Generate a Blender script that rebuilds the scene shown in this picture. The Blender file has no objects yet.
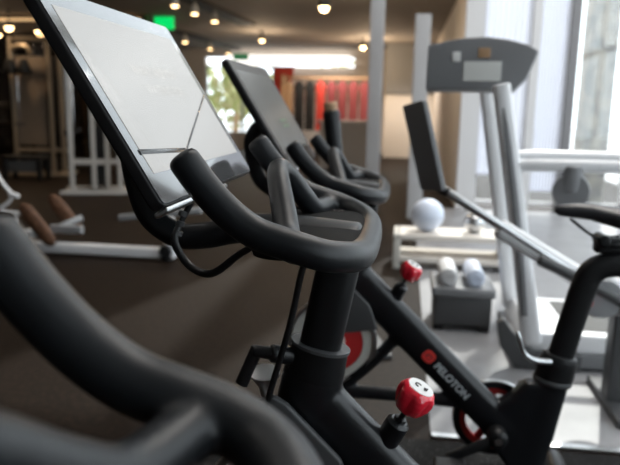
import bpy, bmesh, math, random
from mathutils import Vector, Matrix, Quaternion
random.seed(7)
scene = bpy.context.scene
col = scene.collection
PI = math.pi

# ------------------------------------------------------------------ materials
def mat(name, color, rough=.5, metal=0., spec=.5, noise=None, bump=None, coat=0., emit=None, estr=0.):
    m = bpy.data.materials.new(name); m.use_nodes = True
    nt = m.node_tree; b = nt.nodes['Principled BSDF']
    c = (*color, 1)
    b.inputs['Base Color'].default_value = c
    b.inputs['Roughness'].default_value = rough
    b.inputs['Metallic'].default_value = metal
    b.inputs['Specular IOR Level'].default_value = spec
    b.inputs['Coat Weight'].default_value = coat
    if emit:
        b.inputs['Emission Color'].default_value = (*emit, 1)
        b.inputs['Emission Strength'].default_value = estr
    if noise or bump:
        tc = nt.nodes.new('ShaderNodeTexCoord')
    if noise:                      # (scale, second colour, low, high)
        n = nt.nodes.new('ShaderNodeTexNoise'); n.inputs['Scale'].default_value = noise[0]
        n.inputs['Detail'].default_value = 6
        r = nt.nodes.new('ShaderNodeValToRGB')
        r.color_ramp.elements[0].position = noise[2]; r.color_ramp.elements[0].color = c
        r.color_ramp.elements[1].position = noise[3]; r.color_ramp.elements[1].color = (*noise[1], 1)
        nt.links.new(tc.outputs['Object'], n.inputs['Vector'])
        nt.links.new(n.outputs['Fac'], r.inputs['Fac'])
        nt.links.new(r.outputs['Color'], b.inputs['Base Color'])
    if bump:                       # (scale, strength, distance)
        n2 = nt.nodes.new('ShaderNodeTexNoise'); n2.inputs['Scale'].default_value = bump[0]
        n2.inputs['Detail'].default_value = 4
        bp = nt.nodes.new('ShaderNodeBump'); bp.inputs['Strength'].default_value = bump[1]
        bp.inputs['Distance'].default_value = bump[2]
        nt.links.new(tc.outputs['Object'], n2.inputs['Vector'])
        nt.links.new(n2.outputs['Fac'], bp.inputs['Height'])
        nt.links.new(bp.outputs['Normal'], b.inputs['Normal'])
    return m

M = {}
M['grip'] = mat('grip_rubber', (.009, .0105, .0125), .42, spec=.4, noise=(420, (.024, .027, .031), .66, .82), bump=(900, .25, .0006))
M['frame'] = mat('frame_paint', (.007, .008, .010), .32, spec=.45, coat=.1)
M['satin'] = mat('satin_black', (.007, .0075, .0085), .45, spec=.35)
M['plastic'] = mat('black_plastic', (.009, .0095, .011), .4)
M['saddle_cover'] = mat('saddle_cover', (.035, .036, .04), .38)
M['pad'] = mat('pad_rubber', (.013, .0125, .012), .8, spec=.12, bump=(700, .3, .0006))
M['shell'] = mat('screen_shell', (.006, .006, .007), .35)
M['bezel'] = mat('bezel_glass', (.07, .07, .073), .07, spec=.5, coat=.35)
M['bezel_shaded'] = mat('bezel_shaded', (.035, .028, .024), .3, spec=.15)  # same glass, darker copy: the weaker reflection is put into the colour
M['silver'] = mat('brushed_silver', (.6, .61, .62), .3, metal=1.)
M['chrome'] = mat('chrome', (.75, .76, .78), .12, metal=1.)
M['red'] = mat('red_gloss', (.85, .02, .045), .14, spec=.6, coat=.6)
M['redmatte'] = mat('red_satin', (.55, .03, .03), .4)
M['redtag'] = mat('red_tag', (.8, .05, .04), .4)
M['white'] = mat('white_print', (.78, .78, .77), .4)
M['greyprint'] = mat('grey_print', (.5, .53, .55), .45)
M['dark'] = mat('dark_print', (.03, .02, .02), .5)
M['orange'] = mat('orange_sticker', (.8, .22, .05), .5)
M['cable'] = mat('cable_rubber', (.008, .008, .009), .38)
M['display'] = mat('lit_display', (.05, .05, .05), .25, spec=.3, emit=(.97, .955, .92), estr=.42)
M['displaytext'] = mat('lit_display_text', (.05, .05, .05), .1, emit=(1, .99, .95), estr=.5)
M['reflectionline'] = mat('reflection_line', (.02, .02, .02), .2)
M['display_dim'] = mat('dim_display', (.04, .04, .04), .22, spec=.22, emit=(.75, .8, .75), estr=.075)
M['display_green'] = mat('dim_display_text', (.02, .03, .02), .1, emit=(.3, .8, .4), estr=.16)
M['whitemetal'] = mat('white_metal', (.82, .83, .85), .35)
M['palegrey'] = mat('pale_grey_metal', (.42, .42, .41), .35)
M['greymetal'] = mat('grey_metal', (.3, .31, .32), .4)
M['darkmetal'] = mat('dark_grey_metal', (.07, .072, .075), .45)
M['brownpad'] = mat('brown_pad', (.15, .07, .035), .6, noise=(30, (.09, .04, .02), .4, .6))
M['tower'] = mat('tower_panel', (.16, .12, .085), .5)
M['towerpost'] = mat('tower_post', (.35, .28, .2), .35, metal=.6)
M['rug'] = mat('rubber_floor', (.009, .0056, .0038), .6, spec=.1, noise=(35, (.019, .012, .008), .45, .62), bump=(160, .35, .002))
M['lit_floor'] = mat('lit_floor', (.3, .3, .31), .45, noise=(3, (.26, .26, .27), .4, .6))
M['speckmat'] = mat('speckled_mat', (.012, .012, .012), .8, spec=.1, noise=(120, (.14, .14, .14), .62, .7))
M['ceiling'] = mat('ceiling_paint', (.3, .27, .24), .8, noise=(.6, (.27, .245, .22), .4, .6))
M['ceiling_hi'] = mat('ceiling_hi', (.6, .6, .58), .8)
M['track'] = mat('track_black', (.012, .011, .01), .6)
M['wallwhite'] = mat('white_wall', (.66, .66, .67), .6)
M['wallbeige'] = mat('beige_wall', (.72, .67, .61), .7)
M['walldark'] = mat('dark_wall', (.035, .024, .017), .6, noise=(2, (.06, .04, .028), .4, .6))
M['wallgrey'] = mat('grey_wall', (.2, .2, .2), .7)
M['mirror'] = mat('mirror_glass', (.3, .27, .24), .03, metal=1.)
M['column_paint'] = mat('column_paint', (.42, .42, .43), .6)
M['mullion'] = mat('mullion', (.2, .2, .21), .5)
M['stone'] = mat('stone', (.45, .42, .38), .8, noise=(6, (.25, .25, .25), .4, .62))
M['pave'] = mat('paving', (.5, .5, .5), .8)
M['leaf'] = mat('leaf', (.32, .36, .12), .7, noise=(3, (.5, .45, .25), .4, .6))
M['warmbulb'] = mat('warm_bulb', (1, .8, .5), .4, emit=(1, .66, .32), estr=9.)
M['hotbulb'] = mat('hot_bulb', (1, .8, .5), .4, emit=(1, .72, .36), estr=14.)
M['exit'] = mat('exit_face', (.02, .5, .12), .4, emit=(.0, .8, .16), estr=.9)
M['exitdim'] = mat('exit_dim', (.02, .2, .08), .4, emit=(.1, .5, .2), estr=.2)
M['cove'] = mat('cove_light', (1, .8, .5), .5, emit=(1, .62, .3), estr=.7)
M['strip'] = mat('strip_light', (1, 1, 1), .5, emit=(1, .97, .93), estr=1.5)
M['banner'] = mat('banner_red', (.6, .05, .035), .6)
M['burgundy'] = mat('burgundy_cloth', (.24, .045, .05), .8)
M['blackcloth'] = mat('black_cloth', (.012, .011, .011), .8)
M['tan'] = mat('tan_wood', (.4, .25, .14), .6)
M['consoledark'] = mat('console_dark', (.2, .205, .215), .45)
M['console_face'] = mat('console_face', (.42, .43, .43), .3, emit=(.8, .85, .8), estr=.12)
M['beltgrey'] = mat('belt_grey', (.05, .05, .05), .7)
M['bluepale'] = mat('pale_blue_panel', (.6, .66, .78), .5)
M['ivory'] = mat('ivory', (.6, .58, .53), .5)

def glass(name, refl=.08):
    m = bpy.data.materials.new(name); m.use_nodes = True; nt = m.node_tree
    nt.nodes.clear()
    o = nt.nodes.new('ShaderNodeOutputMaterial'); mx = nt.nodes.new('ShaderNodeMixShader')
    t = nt.nodes.new('ShaderNodeBsdfTransparent'); g = nt.nodes.new('ShaderNodeBsdfGlossy')
    t.inputs['Color'].default_value = (.95, .97, .97, 1); g.inputs['Roughness'].default_value = .02
    mx.inputs[0].default_value = refl
    nt.links.new(t.outputs[0], mx.inputs[1]); nt.links.new(g.outputs[0], mx.inputs[2]); nt.links.new(mx.outputs[0], o.inputs['Surface'])
    return m
M['glass'] = glass('window_glass')

# ------------------------------------------------------------------ mesh helpers
def bm_new(): return bmesh.new()

def box(bm, lo, hi, bev=0., rot=None, at=None):
    t = bmesh.new(); bmesh.ops.create_cube(t, size=1)
    s = [hi[i]-lo[i] for i in range(3)]; c = [(hi[i]+lo[i])/2 for i in range(3)]
    for v in t.verts: v.co = Vector((v.co.x*s[0], v.co.y*s[1], v.co.z*s[2]))
    if bev: bmesh.ops.bevel(t, geom=t.edges[:], offset=min(bev, min(s)*.45), segments=3, affect='EDGES', profile=.6)
    mtx = Matrix.Translation(c) @ (rot.to_4x4() if rot else Matrix())
    bmesh.ops.transform(t, matrix=mtx, verts=t.verts)
    if at is not None: bmesh.ops.transform(t, matrix=at, verts=t.verts)
    merge(bm, t)

def merge(bm, t):
    me = bpy.data.meshes.new('tmp'); t.to_mesh(me); t.free(); bm.from_mesh(me); bpy.data.meshes.remove(me)

def spline(pts, n=8):
    P = [Vector(p) for p in pts]; out = []
    if len(P) < 3: return P
    for i in range(len(P)-1):
        p0 = P[i-1] if i else P[0]*2-P[1]; p1 = P[i]; p2 = P[i+1]; p3 = P[i+2] if i+2 < len(P) else P[-1]*2-P[-2]
        for k in range(n):
            t = k/n
            out.append(.5*((2*p1)+(p2-p0)*t+(2*p0-5*p1+4*p2-p3)*t*t+(3*p1-p0-3*p2+p3)*t**3))
    out.append(P[-1]); return out

def tube(bm, pts, r, seg=16, smooth=8, cap=.5, ry=None, up=None, sq=2.):
    """sweep along pts; r number or list per control point; ry = radius along 'side' axis; sq superellipse power"""
    P = spline(pts, smooth) if smooth else [Vector(p) for p in pts]
    n = len(P)
    def rad(R):
        if not isinstance(R, (list, tuple)): return [R]*n
        k = len(R)-1
        o = []
        for i in range(n):
            f = i/(n-1)*k; a = min(int(f), k-1); o.append(R[a]+(R[a+1]-R[a])*(f-a))
        return o
    R1 = rad(r); R2 = rad(ry) if ry is not None else R1
    T = []
    for i in range(n):
        a = P[max(i-1, 0)]; b = P[min(i+1, n-1)]; T.append((b-a).normalized())
    u = Vector(up) if up else (Vector((0, 1, 0)) if abs(T[0].y) < .9 else Vector((0, 0, 1)))
    u = (u-T[0]*u.dot(T[0])).normalized()
    rings = []
    def ring(c, u, w, a, b):
        vs = []
        for k in range(seg):
            th = 2*PI*k/seg; cx, sx = math.cos(th), math.sin(th)
            if sq != 2.:
                cx = math.copysign(abs(cx)**(2/sq), cx); sx = math.copysign(abs(sx)**(2/sq), sx)
            vs.append(bm.verts.new(c+u*(b*cx)+w*(a*sx)))
        return vs
    frames = []
    for i in range(n):
        if i:
            u = (u-T[i]*u.dot(T[i])).normalized()
        frames.append((P[i], u.copy(), T[i].cross(u)))
    if cap:
        for s in (.0, .35, .7):
            th = s*PI/2
            c, uu, w = frames[0]; d = min(R1[0], R2[0])*cap
            rings.append(ring(c-T[0]*d*math.cos(th), uu, w, R1[0]*(1-cap+cap*math.sin(th)) if s else R1[0]*(1-cap)+1e-5, R2[0]*(1-cap+cap*math.sin(th)) if s else R2[0]*(1-cap)+1e-5))
    for i in range(n):
        c, uu, w = frames[i]; rings.append(ring(c, uu, w, R1[i], R2[i]))
    if cap:
        for s in (.7, .35, .0):
            th = s*PI/2
            c, uu, w = frames[-1]; d = min(R1[-1], R2[-1])*cap
            rings.append(ring(c+T[-1]*d*math.cos(th), uu, w, R1[-1]*(1-cap+cap*math.sin(th)) if s else R1[-1]*(1-cap)+1e-5, R2[-1]*(1-cap+cap*math.sin(th)) if s else R2[-1]*(1-cap)+1e-5))
    for a, b in zip(rings, rings[1:]):
        for k in range(seg):
            bm.faces.new((a[k], a[(k+1) % seg], b[(k+1) % seg], b[k]))
    bm.faces.new(rings[0][::-1]); bm.faces.new(rings[-1])

def lathe(bm, prof, c, axis, seg=32, wob=None):
    """prof: list of (radius, height) along axis from c"""
    ax = Vector(axis).normalized(); u = ax.orthogonal().normalized(); w = ax.cross(u); c = Vector(c)
    rings = []
    for r, h in prof:
        rings.append([bm.verts.new(c+ax*h+(u*math.cos(2*PI*k/seg)+w*math.sin(2*PI*k/seg))*(max(r, 1e-5)*(wob(k/seg, h) if wob else 1))) for k in range(seg)])
    for a, b in zip(rings, rings[1:]):
        for k in range(seg): bm.faces.new((a[k], a[(k+1) % seg], b[(k+1) % seg], b[k]))
    bm.faces.new(rings[0][::-1]); bm.faces.new(rings[-1])

def annulus(bm, c, axis, r0, r1, t, seg=48):
    ax = Vector(axis).normalized(); u = ax.orthogonal().normalized(); w = ax.cross(u); c = Vector(c)
    rings = []
    for r, h in ((r0, -t/2), (r1, -t/2), (r1, t/2), (r0, t/2)):
        rings.append([bm.verts.new(c+ax*h+(u*math.cos(2*PI*k/seg)+w*math.sin(2*PI*k/seg))*r) for k in range(seg)])
    for i in range(4):
        a, b = rings[i], rings[(i+1) % 4]
        for k in range(seg): bm.faces.new((a[k], a[(k+1) % seg], b[(k+1) % seg], b[k]))

def prism(bm, pts, y0, y1, bev=0., plane='XZ'):
    """polygon in XZ extruded along Y (or XY along Z, YZ along X)"""
    t = bmesh.new()
    f = {'XZ': lambda p, d: (p[0], d, p[1]), 'XY': lambda p, d: (p[0], p[1], d), 'YZ': lambda p, d: (d, p[0], p[1])}[plane]
    a = [t.verts.new(f(p, y0)) for p in pts]; b = [t.verts.new(f(p, y1)) for p in pts]
    n = len(pts)
    t.faces.new(a); t.faces.new(b[::-1])
    for k in range(n): t.faces.new((a[k], b[k], b[(k+1) % n], a[(k+1) % n]))
    bmesh.ops.recalc_face_normals(t, faces=t.faces)
    if bev: bmesh.ops.bevel(t, geom=t.edges[:], offset=bev, segments=3, affect='EDGES', profile=.6)
    merge(bm, t)

def roundrect(w, h, r, cx=0, cy=0, n=6):
    o = []
    for sx, sy, a in ((1, 1, 0), (-1, 1, 90), (-1, -1, 180), (1, -1, 270)):
        for k in range(n+1):
            th = math.radians(a+90*k/n); o.append((cx+sx*(w/2-r)+r*math.cos(th), cy+sy*(h/2-r)+r*math.sin(th)))
    return o

def obj(name, bm, m, parent=None, smooth=True, loc=None):
    bmesh.ops.recalc_face_normals(bm, faces=bm.faces)
    me = bpy.data.meshes.new(name); bm.to_mesh(me); bm.free()
    me.materials.append(M[m] if isinstance(m, str) else m)
    if smooth:
        me.polygons.foreach_set('use_smooth', [True]*len(me.polygons))
    o = bpy.data.objects.new(name, me); col.objects.link(o)
    if smooth: 
        try: me.set_sharp_from_angle(angle=math.radians(42))
        except Exception: pass
    if parent: o.parent = parent
    if loc: o.location = loc
    return o

def fuse(o, voxel, it=6, fac=.5):
    """weld the overlapping tubes of one part into one smooth skin"""
    r = o.modifiers.new('r', 'REMESH'); r.mode = 'VOXEL'; r.voxel_size = voxel; r.use_smooth_shade = True
    s = o.modifiers.new('s', 'SMOOTH'); s.factor = fac; s.iterations = it
    dg = bpy.context.evaluated_depsgraph_get(); dg.update()
    me = bpy.data.meshes.new_from_object(o.evaluated_get(dg)); old = o.data
    o.modifiers.clear(); o.data = me
    me.polygons.foreach_set('use_smooth', [True]*len(me.polygons))
    if not me.materials: me.materials.append(old.materials[0])
    return o

def textmesh(name, body, size, depth, m, parent, mtx, spacing=1., bold=0.):
    c = bpy.data.curves.new('t', 'FONT'); c.body = body; c.size = size; c.extrude = depth; c.align_x = 'CENTER'; c.align_y = 'CENTER'
    c.space_character = spacing; c.offset = bold
    o = bpy.data.objects.new('t', c); col.objects.link(o)
    dg = bpy.context.evaluated_depsgraph_get(); dg.update()
    me = bpy.data.meshes.new_from_object(o.evaluated_get(dg)); bpy.data.objects.remove(o)
    me.transform(mtx); me.materials.clear(); me.materials.append(M[m])
    r = bpy.data.objects.new(name, me); col.objects.link(r)
    if parent: r.parent = parent
    return r

def tag(o, label, cat, group=None, kind=None):
    o['label'] = label; o['category'] = cat
    if group: o['group'] = group
    if kind: o['kind'] = kind
    return o
def thing(name, label, cat, loc=(0, 0, 0), rz=0, group=None):
    o = bpy.data.objects.new(name, None); col.objects.link(o); o.empty_display_size = .1
    o.location = loc; o.rotation_euler = (0, 0, rz)
    return tag(o, label, cat, group)
def struct(name, bm, m, smooth=False):
    o = obj(name, bm, m, None, smooth); o['kind'] = 'structure'; return o
def copy_tree(o, parent=None):
    c = o.copy(); col.objects.link(c); c.parent = parent
    for ch in list(o.children): copy_tree(ch, c)
    return c

# ------------------------------------------------------------------ exercise bike (local: x rearwards, y lateral, z up)
SC = Vector((-.43, .0, 1.342)); TILT = math.radians(-31.6); SW, SH = .535, .362
SM = Matrix.Translation(SC) @ Matrix.Rotation(TILT, 4, 'Y')   # local: x = out of the glass, y lateral, z up

def make_bike():
    root = bpy.data.objects.new('exercise_bike', None); col.objects.link(root)
    # --- frame
    b = bm_new()
    tube(b, [(-.165, 0, .80), (.10, 0, .542), (.38, 0, .27)], .058, 24, 8, .2, ry=.034, up=(0, 1, 0), sq=2.6)
    tube(b, [(-.15, 0, .845), (-.162, 0, .78), (-.185, 0, .70)], [.058, .06, .042], 24, 6, .2, ry=[.042, .042, .034], up=(0, 1, 0))
    tube(b, [(.44, 0, .12), (.47, 0, .26), (.518, 0, .487)], [.06, .062, .052], 24, 8, .2, ry=[.032, .032, .034], up=(0, 1, 0), sq=2.4)
    prism(b, [(.23, .39), (.33, .365), (.385, .41), (.43, .46), (.49, .46), (.50, .22), (.47, .12), (.41, .12), (.32, .24)], -.03, .03, .012)
    for s in (-1, 1):
        tube(b, [(-.15, s*.03, .73), (-.2, s*.055, .60), (-.215, s*.06, .55), (-.30, s*.06, .3), (-.36, s*.06, .07)], [.03, .028, .024, .024, .026], 16, 6, .3, ry=.012, up=(0, 1, 0))
    tube(b, [(-.21, .0, .37), (.0, 0, .372), (.23, 0, .365)], .024, 16, 4, .3, ry=.022)
    tube(b, [(.02, 0, .60), (-.10, 0, .46), (-.24, 0, .34)], .022, 16, 4, .3, ry=.018)
    tube(b, [(.45, 0, .14), (.50, 0, .08), (.60, 0, .055)], .034, 16, 6, .3, ry=.03)
    fr = obj('frame', b, 'frame', root); fuse(fr, .006, 8)
    for nm, x in (('front_stabilizer', -.36), ('rear_stabilizer', .60)):
        b = bm_new(); tube(b, [(x, -.27, .05), (x, 0, .055), (x, .27, .05)], .034, 16, 4, .4, ry=.03)
        st = obj(nm, b, 'frame', root)
        for s in (-1, 1):
            b = bm_new(); lathe(b, [(.03, 0), (.034, .006), (.03, .024)], (x, s*.24, 0), (0, 0, 1), 20); obj('foot', b, 'plastic', st)
    # --- flywheel
    b = bm_new(); annulus(b, (-.215, 0, .55), (0, 1, 0), .138, .152, .03)
    fw = obj('flywheel', b, 'silver', root)
    b = bm_new(); annulus(b, (-.215, 0, .55), (0, 1, 0), .105, .139, .02); obj('flywheel_rim', b, 'ivory', fw)
    b = bm_new(); annulus(b, (-.215, 0, .55), (0, 1, 0), .045, .106, .016); obj('flywheel_disc', b, 'redmatte', fw)
    b = bm_new(); lathe(b, [(.01, -.05), (.045, -.045), (.045, .045), (.01, .05)], (-.215, 0, .55), (0, 1, 0)); obj('flywheel_hub', b, 'ivory', fw)
    # --- drive pulley, cranks
    pc = Vector((.34, .055, .292))
    b = bm_new(); annulus(b, pc, (0, 1, 0), .112, .132, .026); pl = obj('drive_pulley', b, 'plastic', root)
    b = bm_new(); annulus(b, pc, (0, 1, 0), .092, .113, .02)
    for k in range(5):
        a = 2*PI*k/5+.4; tube(b, [pc+Vector((math.cos(a)*.025, 0, math.sin(a)*.025)), pc+Vector((math.cos(a)*.1, 0, math.sin(a)*.1))], .014, 12, 0, .2, ry=.008, up=(0, 1, 0))
    lathe(b, [(.01, -.012), (.036, -.01), (.036, .01), (.01, .012)], pc, (0, 1, 0)); obj('pulley_wheel', b, 'redmatte', pl)
    b = bm_new(); annulus(b, pc, (0, 1, 0), .132, .136, .02); obj('pulley_trim', b, 'silver', pl)
    for s, a in ((-1, math.radians(206)), (1, math.radians(26))):
        d = Vector((math.cos(a), 0, math.sin(a)))
        c0 = Vector((.34, s*.085, .285)); e = c0+d*.17+Vector((0, s*.012, 0))
        b = bm_new()
        tube(b, [c0, e], [.02, .015], 16, 0, .6, ry=.011, up=(0, 1, 0), sq=2.6)
        lathe(b, [(.012, -.05), (.03, -.045), (.033, .0), (.028, .014), (.02, .02), (.0, .02)], c0, (0, s, 0), 24)
        cr = obj('crank_arm', b, 'satin', root)
        b = bm_new(); lathe(b, [(.0, .018), (.012, .018), (.013, .026), (.0, .027)], c0, (0, s, 0), 6); obj('crank_bolt', b, 'silver', cr)
        if s < 0:
            b = bm_new(); q = c0+d*.07; R = Matrix.Rotation(-a, 3, 'Y')
            box(b, (-.016, -.0125, -.012), (.016, -.0105, .012), 0, None, Matrix.Translation(q) @ R.to_4x4()); obj('crank_sticker', b, 'orange', cr)
        b = bm_new(); box(b, (e.x-.05, e.y+s*.02-(.0 if s > 0 else .09), e.z-.014), (e.x+.05, e.y+s*.02+(.09 if s > 0 else 0), e.z+.014), .01)
        tube(b, [e, e+Vector((0, s*.04, 0))], .009, 12, 0, .2)
        obj('pedal', b, 'plastic', cr)
    # --- front mount bracket beside the head
    b = bm_new(); prism(b, [(-.255, .80), (-.215, .815), (-.19, .80), (-.09, .70), (-.06, .62), (-.17, .60), (-.25, .70)], -.062, -.046, .006)
    br = obj('front_bracket', b, 'darkmetal', root)
    b = bm_new(); lathe(b, [(.0, 0), (.008, 0), (.008, .004), (.0, .005)], (-.198, -.062, .757), (0, -1, 0), 6); obj('bracket_bolt', b, 'chrome', br)
    b = bm_new(); lathe(b, [(.010, -.03), (.013, -.01), (.028, .016), (.029, .022), (.016, .024)], (-.243, 0, .815), (0, -.2, 1), 28); obj('head_cup', b, 'silver', br)
    # --- post and clamp
    dirp = Vector((.19, 0, .98)).normalized()
    b = bm_new(); p0 = Vector((-.15, 0, .84)); tube(b, [p0, p0+dirp*.262], .039, 28, 0, .1, ry=.03, up=(0, 1, 0), sq=2.5); obj('handlebar_post', b, 'satin', root)
    b = bm_new(); c0 = Vector((-.150, 0, .836))
    tube(b, [c0, c0+dirp*.02, c0+dirp*.058], [.056, .055, .053], 32, 0, 0, ry=[.043, .043, .043], up=(0, 1, 0)); cl = obj('post_clamp', b, 'satin', root)
    b = bm_new(); tube(b, [c0+dirp*.058, c0+dirp*.064], .056, 32, 0, 0, ry=.0455, up=(0, 1, 0)); obj('clamp_lip', b, 'darkmetal', cl)
    b = bm_new(); tube(b, [(-.185, -.01, .875), (-.222, -.03, .885)], .017, 16, 0, .4)
    tube(b, [(-.222, -.03, .885), (-.255, -.03, .887)], [.012, .0115], 16, 0, .5); tube(b, [(-.252, -.03, .892), (-.268, -.032, .855), (-.281, -.034, .823)], [.013, .012, .0125], 14, 4, .4, ry=.008)
    obj('clamp_lever', b, 'plastic', root)
    # --- resistance knob
    ax = Vector((.44, -.10, .88)).normalized(); kb = Vector((-.012, 0, .712))
    b = bm_new(); lathe(b, [(.021, -.03), (.023, .0), (.0225, .05), (.016, .056), (.0, .056)], kb, ax); obj('knob_housing', b, 'frame', root)
    b = bm_new(); lathe(b, [(.0055, .03), (.0055, .1)], kb, ax, 16); lathe(b, [(.012, .056), (.012, .062), (.006, .064)], kb, ax, 6); obj('knob_stem', b, 'plastic', root)
    b = bm_new()
    def wob(f, h):
        q = math.cos(6*2*PI*f); k = max(0, min(1, (h-.085)/.012))*max(0, min(1, (.131-h)/.01))
        return 1+.0*q+k*(.17*(abs((q+1)/2)**.6)-.11)
    lathe(b, [(.0, .082), (.018, .082), (.025, .085), (.029, .092), (.033, .103), (.0345, .114), (.034, .124), (.031, .131), (.026, .136), (.0, .137)], kb, ax, 72, wob)
    kn = obj('resistance_knob', b, 'red', root); fuse(kn, .001, 3)
    u = ax.orthogonal().normalized(); w = ax.cross(u)
    b = bm_new(); lathe(b, [(.0, .136), (.0245, .136), (.0248, .1372), (.0, .1382)], kb, ax); kl = obj('knob_label', b, 'white', kn)
    b = bm_new(); c = kb+ax*.1383
    yv = Vector((0, 1, 0)); yv = (yv-ax*yv.dot(ax)).normalized(); xv = yv.cross(ax)
    tube(b, [c+xv*(-.006+.006*math.cos(t))+yv*(.006*math.sin(t)) for t in (.6, 1.6, 2.6, 3.6, 4.6)], .0012, 8, 3, .3)
    for q in (-.008, -.004, .0): tube(b, [c+xv*.005+yv*q, c+xv*(.013+q*.3)+yv*(q+.002)], .001, 8, 0, .3)
    obj('label_print', b, 'dark', kl)
    # --- seat
    b = bm_new(); tube(b, [(.514, 0, .47), (.527, 0, .53), (.531, 0, .548)], [.062, .06, .055], 28, 4, .2, ry=[.045, .045, .042], up=(0, 1, 0)); sc = obj('seat_clamp', b, 'satin', root)
    b = bm_new(); tube(b, [(.512, 0, .462), (.513, 0, .468)], .0635, 28, 0, .2, ry=.047, up=(0, 1, 0)); obj('clamp_ring', b, 'darkmetal', sc)
    b = bm_new(); tube(b, [(.49, -.045, .545), (.44, -.06, .552), (.405, -.065, .575), (.385, -.07, .625), (.378, -.07, .645)], [.01, .009, .008, .008, .006], 14, 6, .5); obj('seat_lever', b, 'silver', root)
    b = bm_new(); tube(b, [(.52, 0, .50), (.556, 0, .67), (.583, 0, .79), (.605, 0, .838), (.655, 0, .862), (.74, 0, .862), (.86, 0, .862)], .04, 28, 8, .25, ry=.03, up=(0, 1, 0), sq=2.6); obj('seat_post', b, 'satin', root)
    # saddle
    b = bm_new(); secs = [(.472, .012, .008, 1.022), (.485, .02, .015, 1.022), (.53, .025, .02, 1.024), (.58, .032, .022, 1.022), (.63, .05, .026, 1.014), (.68, .075, .03, 1.008), (.73, .088, .032, 1.012), (.765, .08, .026, 1.018), (.775, .06, .014, 1.018)]
    rings = []
    for x, hw, hh, z in secs:
        rings.append([b.verts.new((x, hw*math.cos(t), z+.012+1.35*hh*math.sin(t)*(.62 if math.sin(t) > 0 else 1.1)-(.25*hh*abs(math.cos(t))))) for t in [2*PI*k/28 for k in range(28)]])
    for p, q in zip(rings, rings[1:]):
        for k in range(28): b.faces.new((p[k], p[(k+1) % 28], q[(k+1) % 28], q[k]))
    b.faces.new(rings[0]); b.faces.new(rings[-1][::-1])
    sd = obj('saddle', b, 'saddle_cover', root)
    b = bm_new()
    for s in (-1, 1): tube(b, [(.525, s*.012, 1.0), (.585, s*.022, .956), (.62, s*.024, .948), (.68, s*.026, .95), (.73, s*.04, .99)], .0045, 10, 6, .3)
    obj('saddle_rail', b, 'darkmetal', sd)
    b = bm_new(); tube(b, [(.62, -.034, .94), (.62, 0, .94), (.62, .034, .94)], .02, 18, 2, .3); box(b, (.60, -.024, .90), (.69, .024, .935), .01); tube(b, [(.61, 0, .935), (.68, 0, .928)], .02, 14, 0, .5, ry=.03, up=(0, 1, 0))
    obj('saddle_clamp', b, 'satin', sd)
    # --- brand text and tag on the down tube (camera side and far side)
    dt = Vector((.71, 0, -.704)); upv = Vector((.704, 0, .71))
    def side(p, y): return Matrix(((dt.x, upv.x, 0, p[0]), (dt.y, upv.y, -1, y), (dt.z, upv.z, 0, p[1]), (0, 0, 0, 1)))
    textmesh('brand_lettering', 'PELOTON', .034, .0008, 'greyprint', root, side((.187, .449), -.0345), 1.0, .0012)
    b = bm_new(); prism(b, roundrect(.042, .04, .014), -.0005, .0025, 0, 'XY'); t = obj('caution_tag', b, 'redtag', root); t.data.transform(side((.109, .53), -.034)); t['label'] = 'small red tag with an icon'
    b = bm_new(); annulus(b, (0, 0, .003), (0, 0, 1), .008, .0105, .001, 24); tube(b, [(-.019, -.006, .003), (.0, .004, .003), (.018, .008, .003)], .0012, 8, 3, .3)
    k = obj('tag_icon', b, 'burgundy', t); k.data.transform(side((.109, .53), -.034))
    # --- cockpit: everything below rides on the post and is listed so that it can be lowered
    cock = []
    # outer bar
    half = [(-.312, .24, 1.252), (-.282, .24, 1.213), (-.245, .24, 1.176), (-.208, .24, 1.151), (-.172, .24, 1.139), (-.138, .238, 1.129), (-.108, .227, 1.119), (-.084, .20, 1.112), (-.067, .16, 1.105), (-.060, .1, 1.10)]
    path = [(x, -y, z) for x, y, z in half]+[(-.058, 0, 1.099)]+half[::-1]
    b = bm_new(); tube(b, path, .0243, 24, 8, .45)
    inner = [(-.150, .236, 1.128), (-.162, .20, 1.124), (-.176, .152, 1.128), (-.189, .11, 1.155), (-.203, .072, 1.187), (-.213, .043, 1.209), (-.218, .02, 1.219)]
    tube(b, [(x, -y, z) for x, y, z in inner]+[(-.219, 0, 1.222)]+inner[::-1], [.0225, .022, .021, .0195, .0185, .0195, .021, .022, .0225], 24, 8, .3)
    hb = obj('handlebar', b, 'grip', root); fuse(hb, .0032, 14); cock.append(hb)
    # centre pad: crowned plate between the bars
    b = bm_new(); N = 13
    prof = roundrect(.17, .385, .05, -.150, 0, 6)
    top = []; bot = []
    vt = []
    for sc_, dz in ((.985, -.022), (1., -.016), (1., -.006), (.97, 0.), (.8, .002), (.5, .004), (.2, .005)):
        vt.append([b.verts.new((-.150+(x+.150)*sc_, y*sc_, 1.121+dz)) for x, y in prof])
    n = len(prof)
    for p, q in zip(vt, vt[1:]):
        for k in range(n): b.faces.new((p[k], p[(k+1) % n], q[(k+1) % n], q[k]))
    b.faces.new(vt[0][::-1]); b.faces.new(vt[-1])
    pd = obj('centre_pad', b, 'pad', root); cock.append(pd)
    b = bm_new(); lc = Vector((-.128, .172, 1.1225)); 
    annulus(b, lc, (0, 0, 1), .0085, .0112, .003, 28)
    tube(b, [lc+Vector((-.016, .012, 0)), lc+Vector((-.009, .007, 0))], .0013, 8, 0, .3); tube(b, [lc+Vector((.009, -.007, 0)), lc+Vector((.016, -.012, 0))], .0013, 8, 0, .3)
    tube(b, [lc+Vector((-.003, -.005, 0)), lc+Vector((.003, .005, 0)), lc+Vector((.006, .001, 0)), lc+Vector((.001, -.002, 0))], .0012, 8, 4, .3)
    obj('embossed_emblem', b, 'dark', pd)
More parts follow.
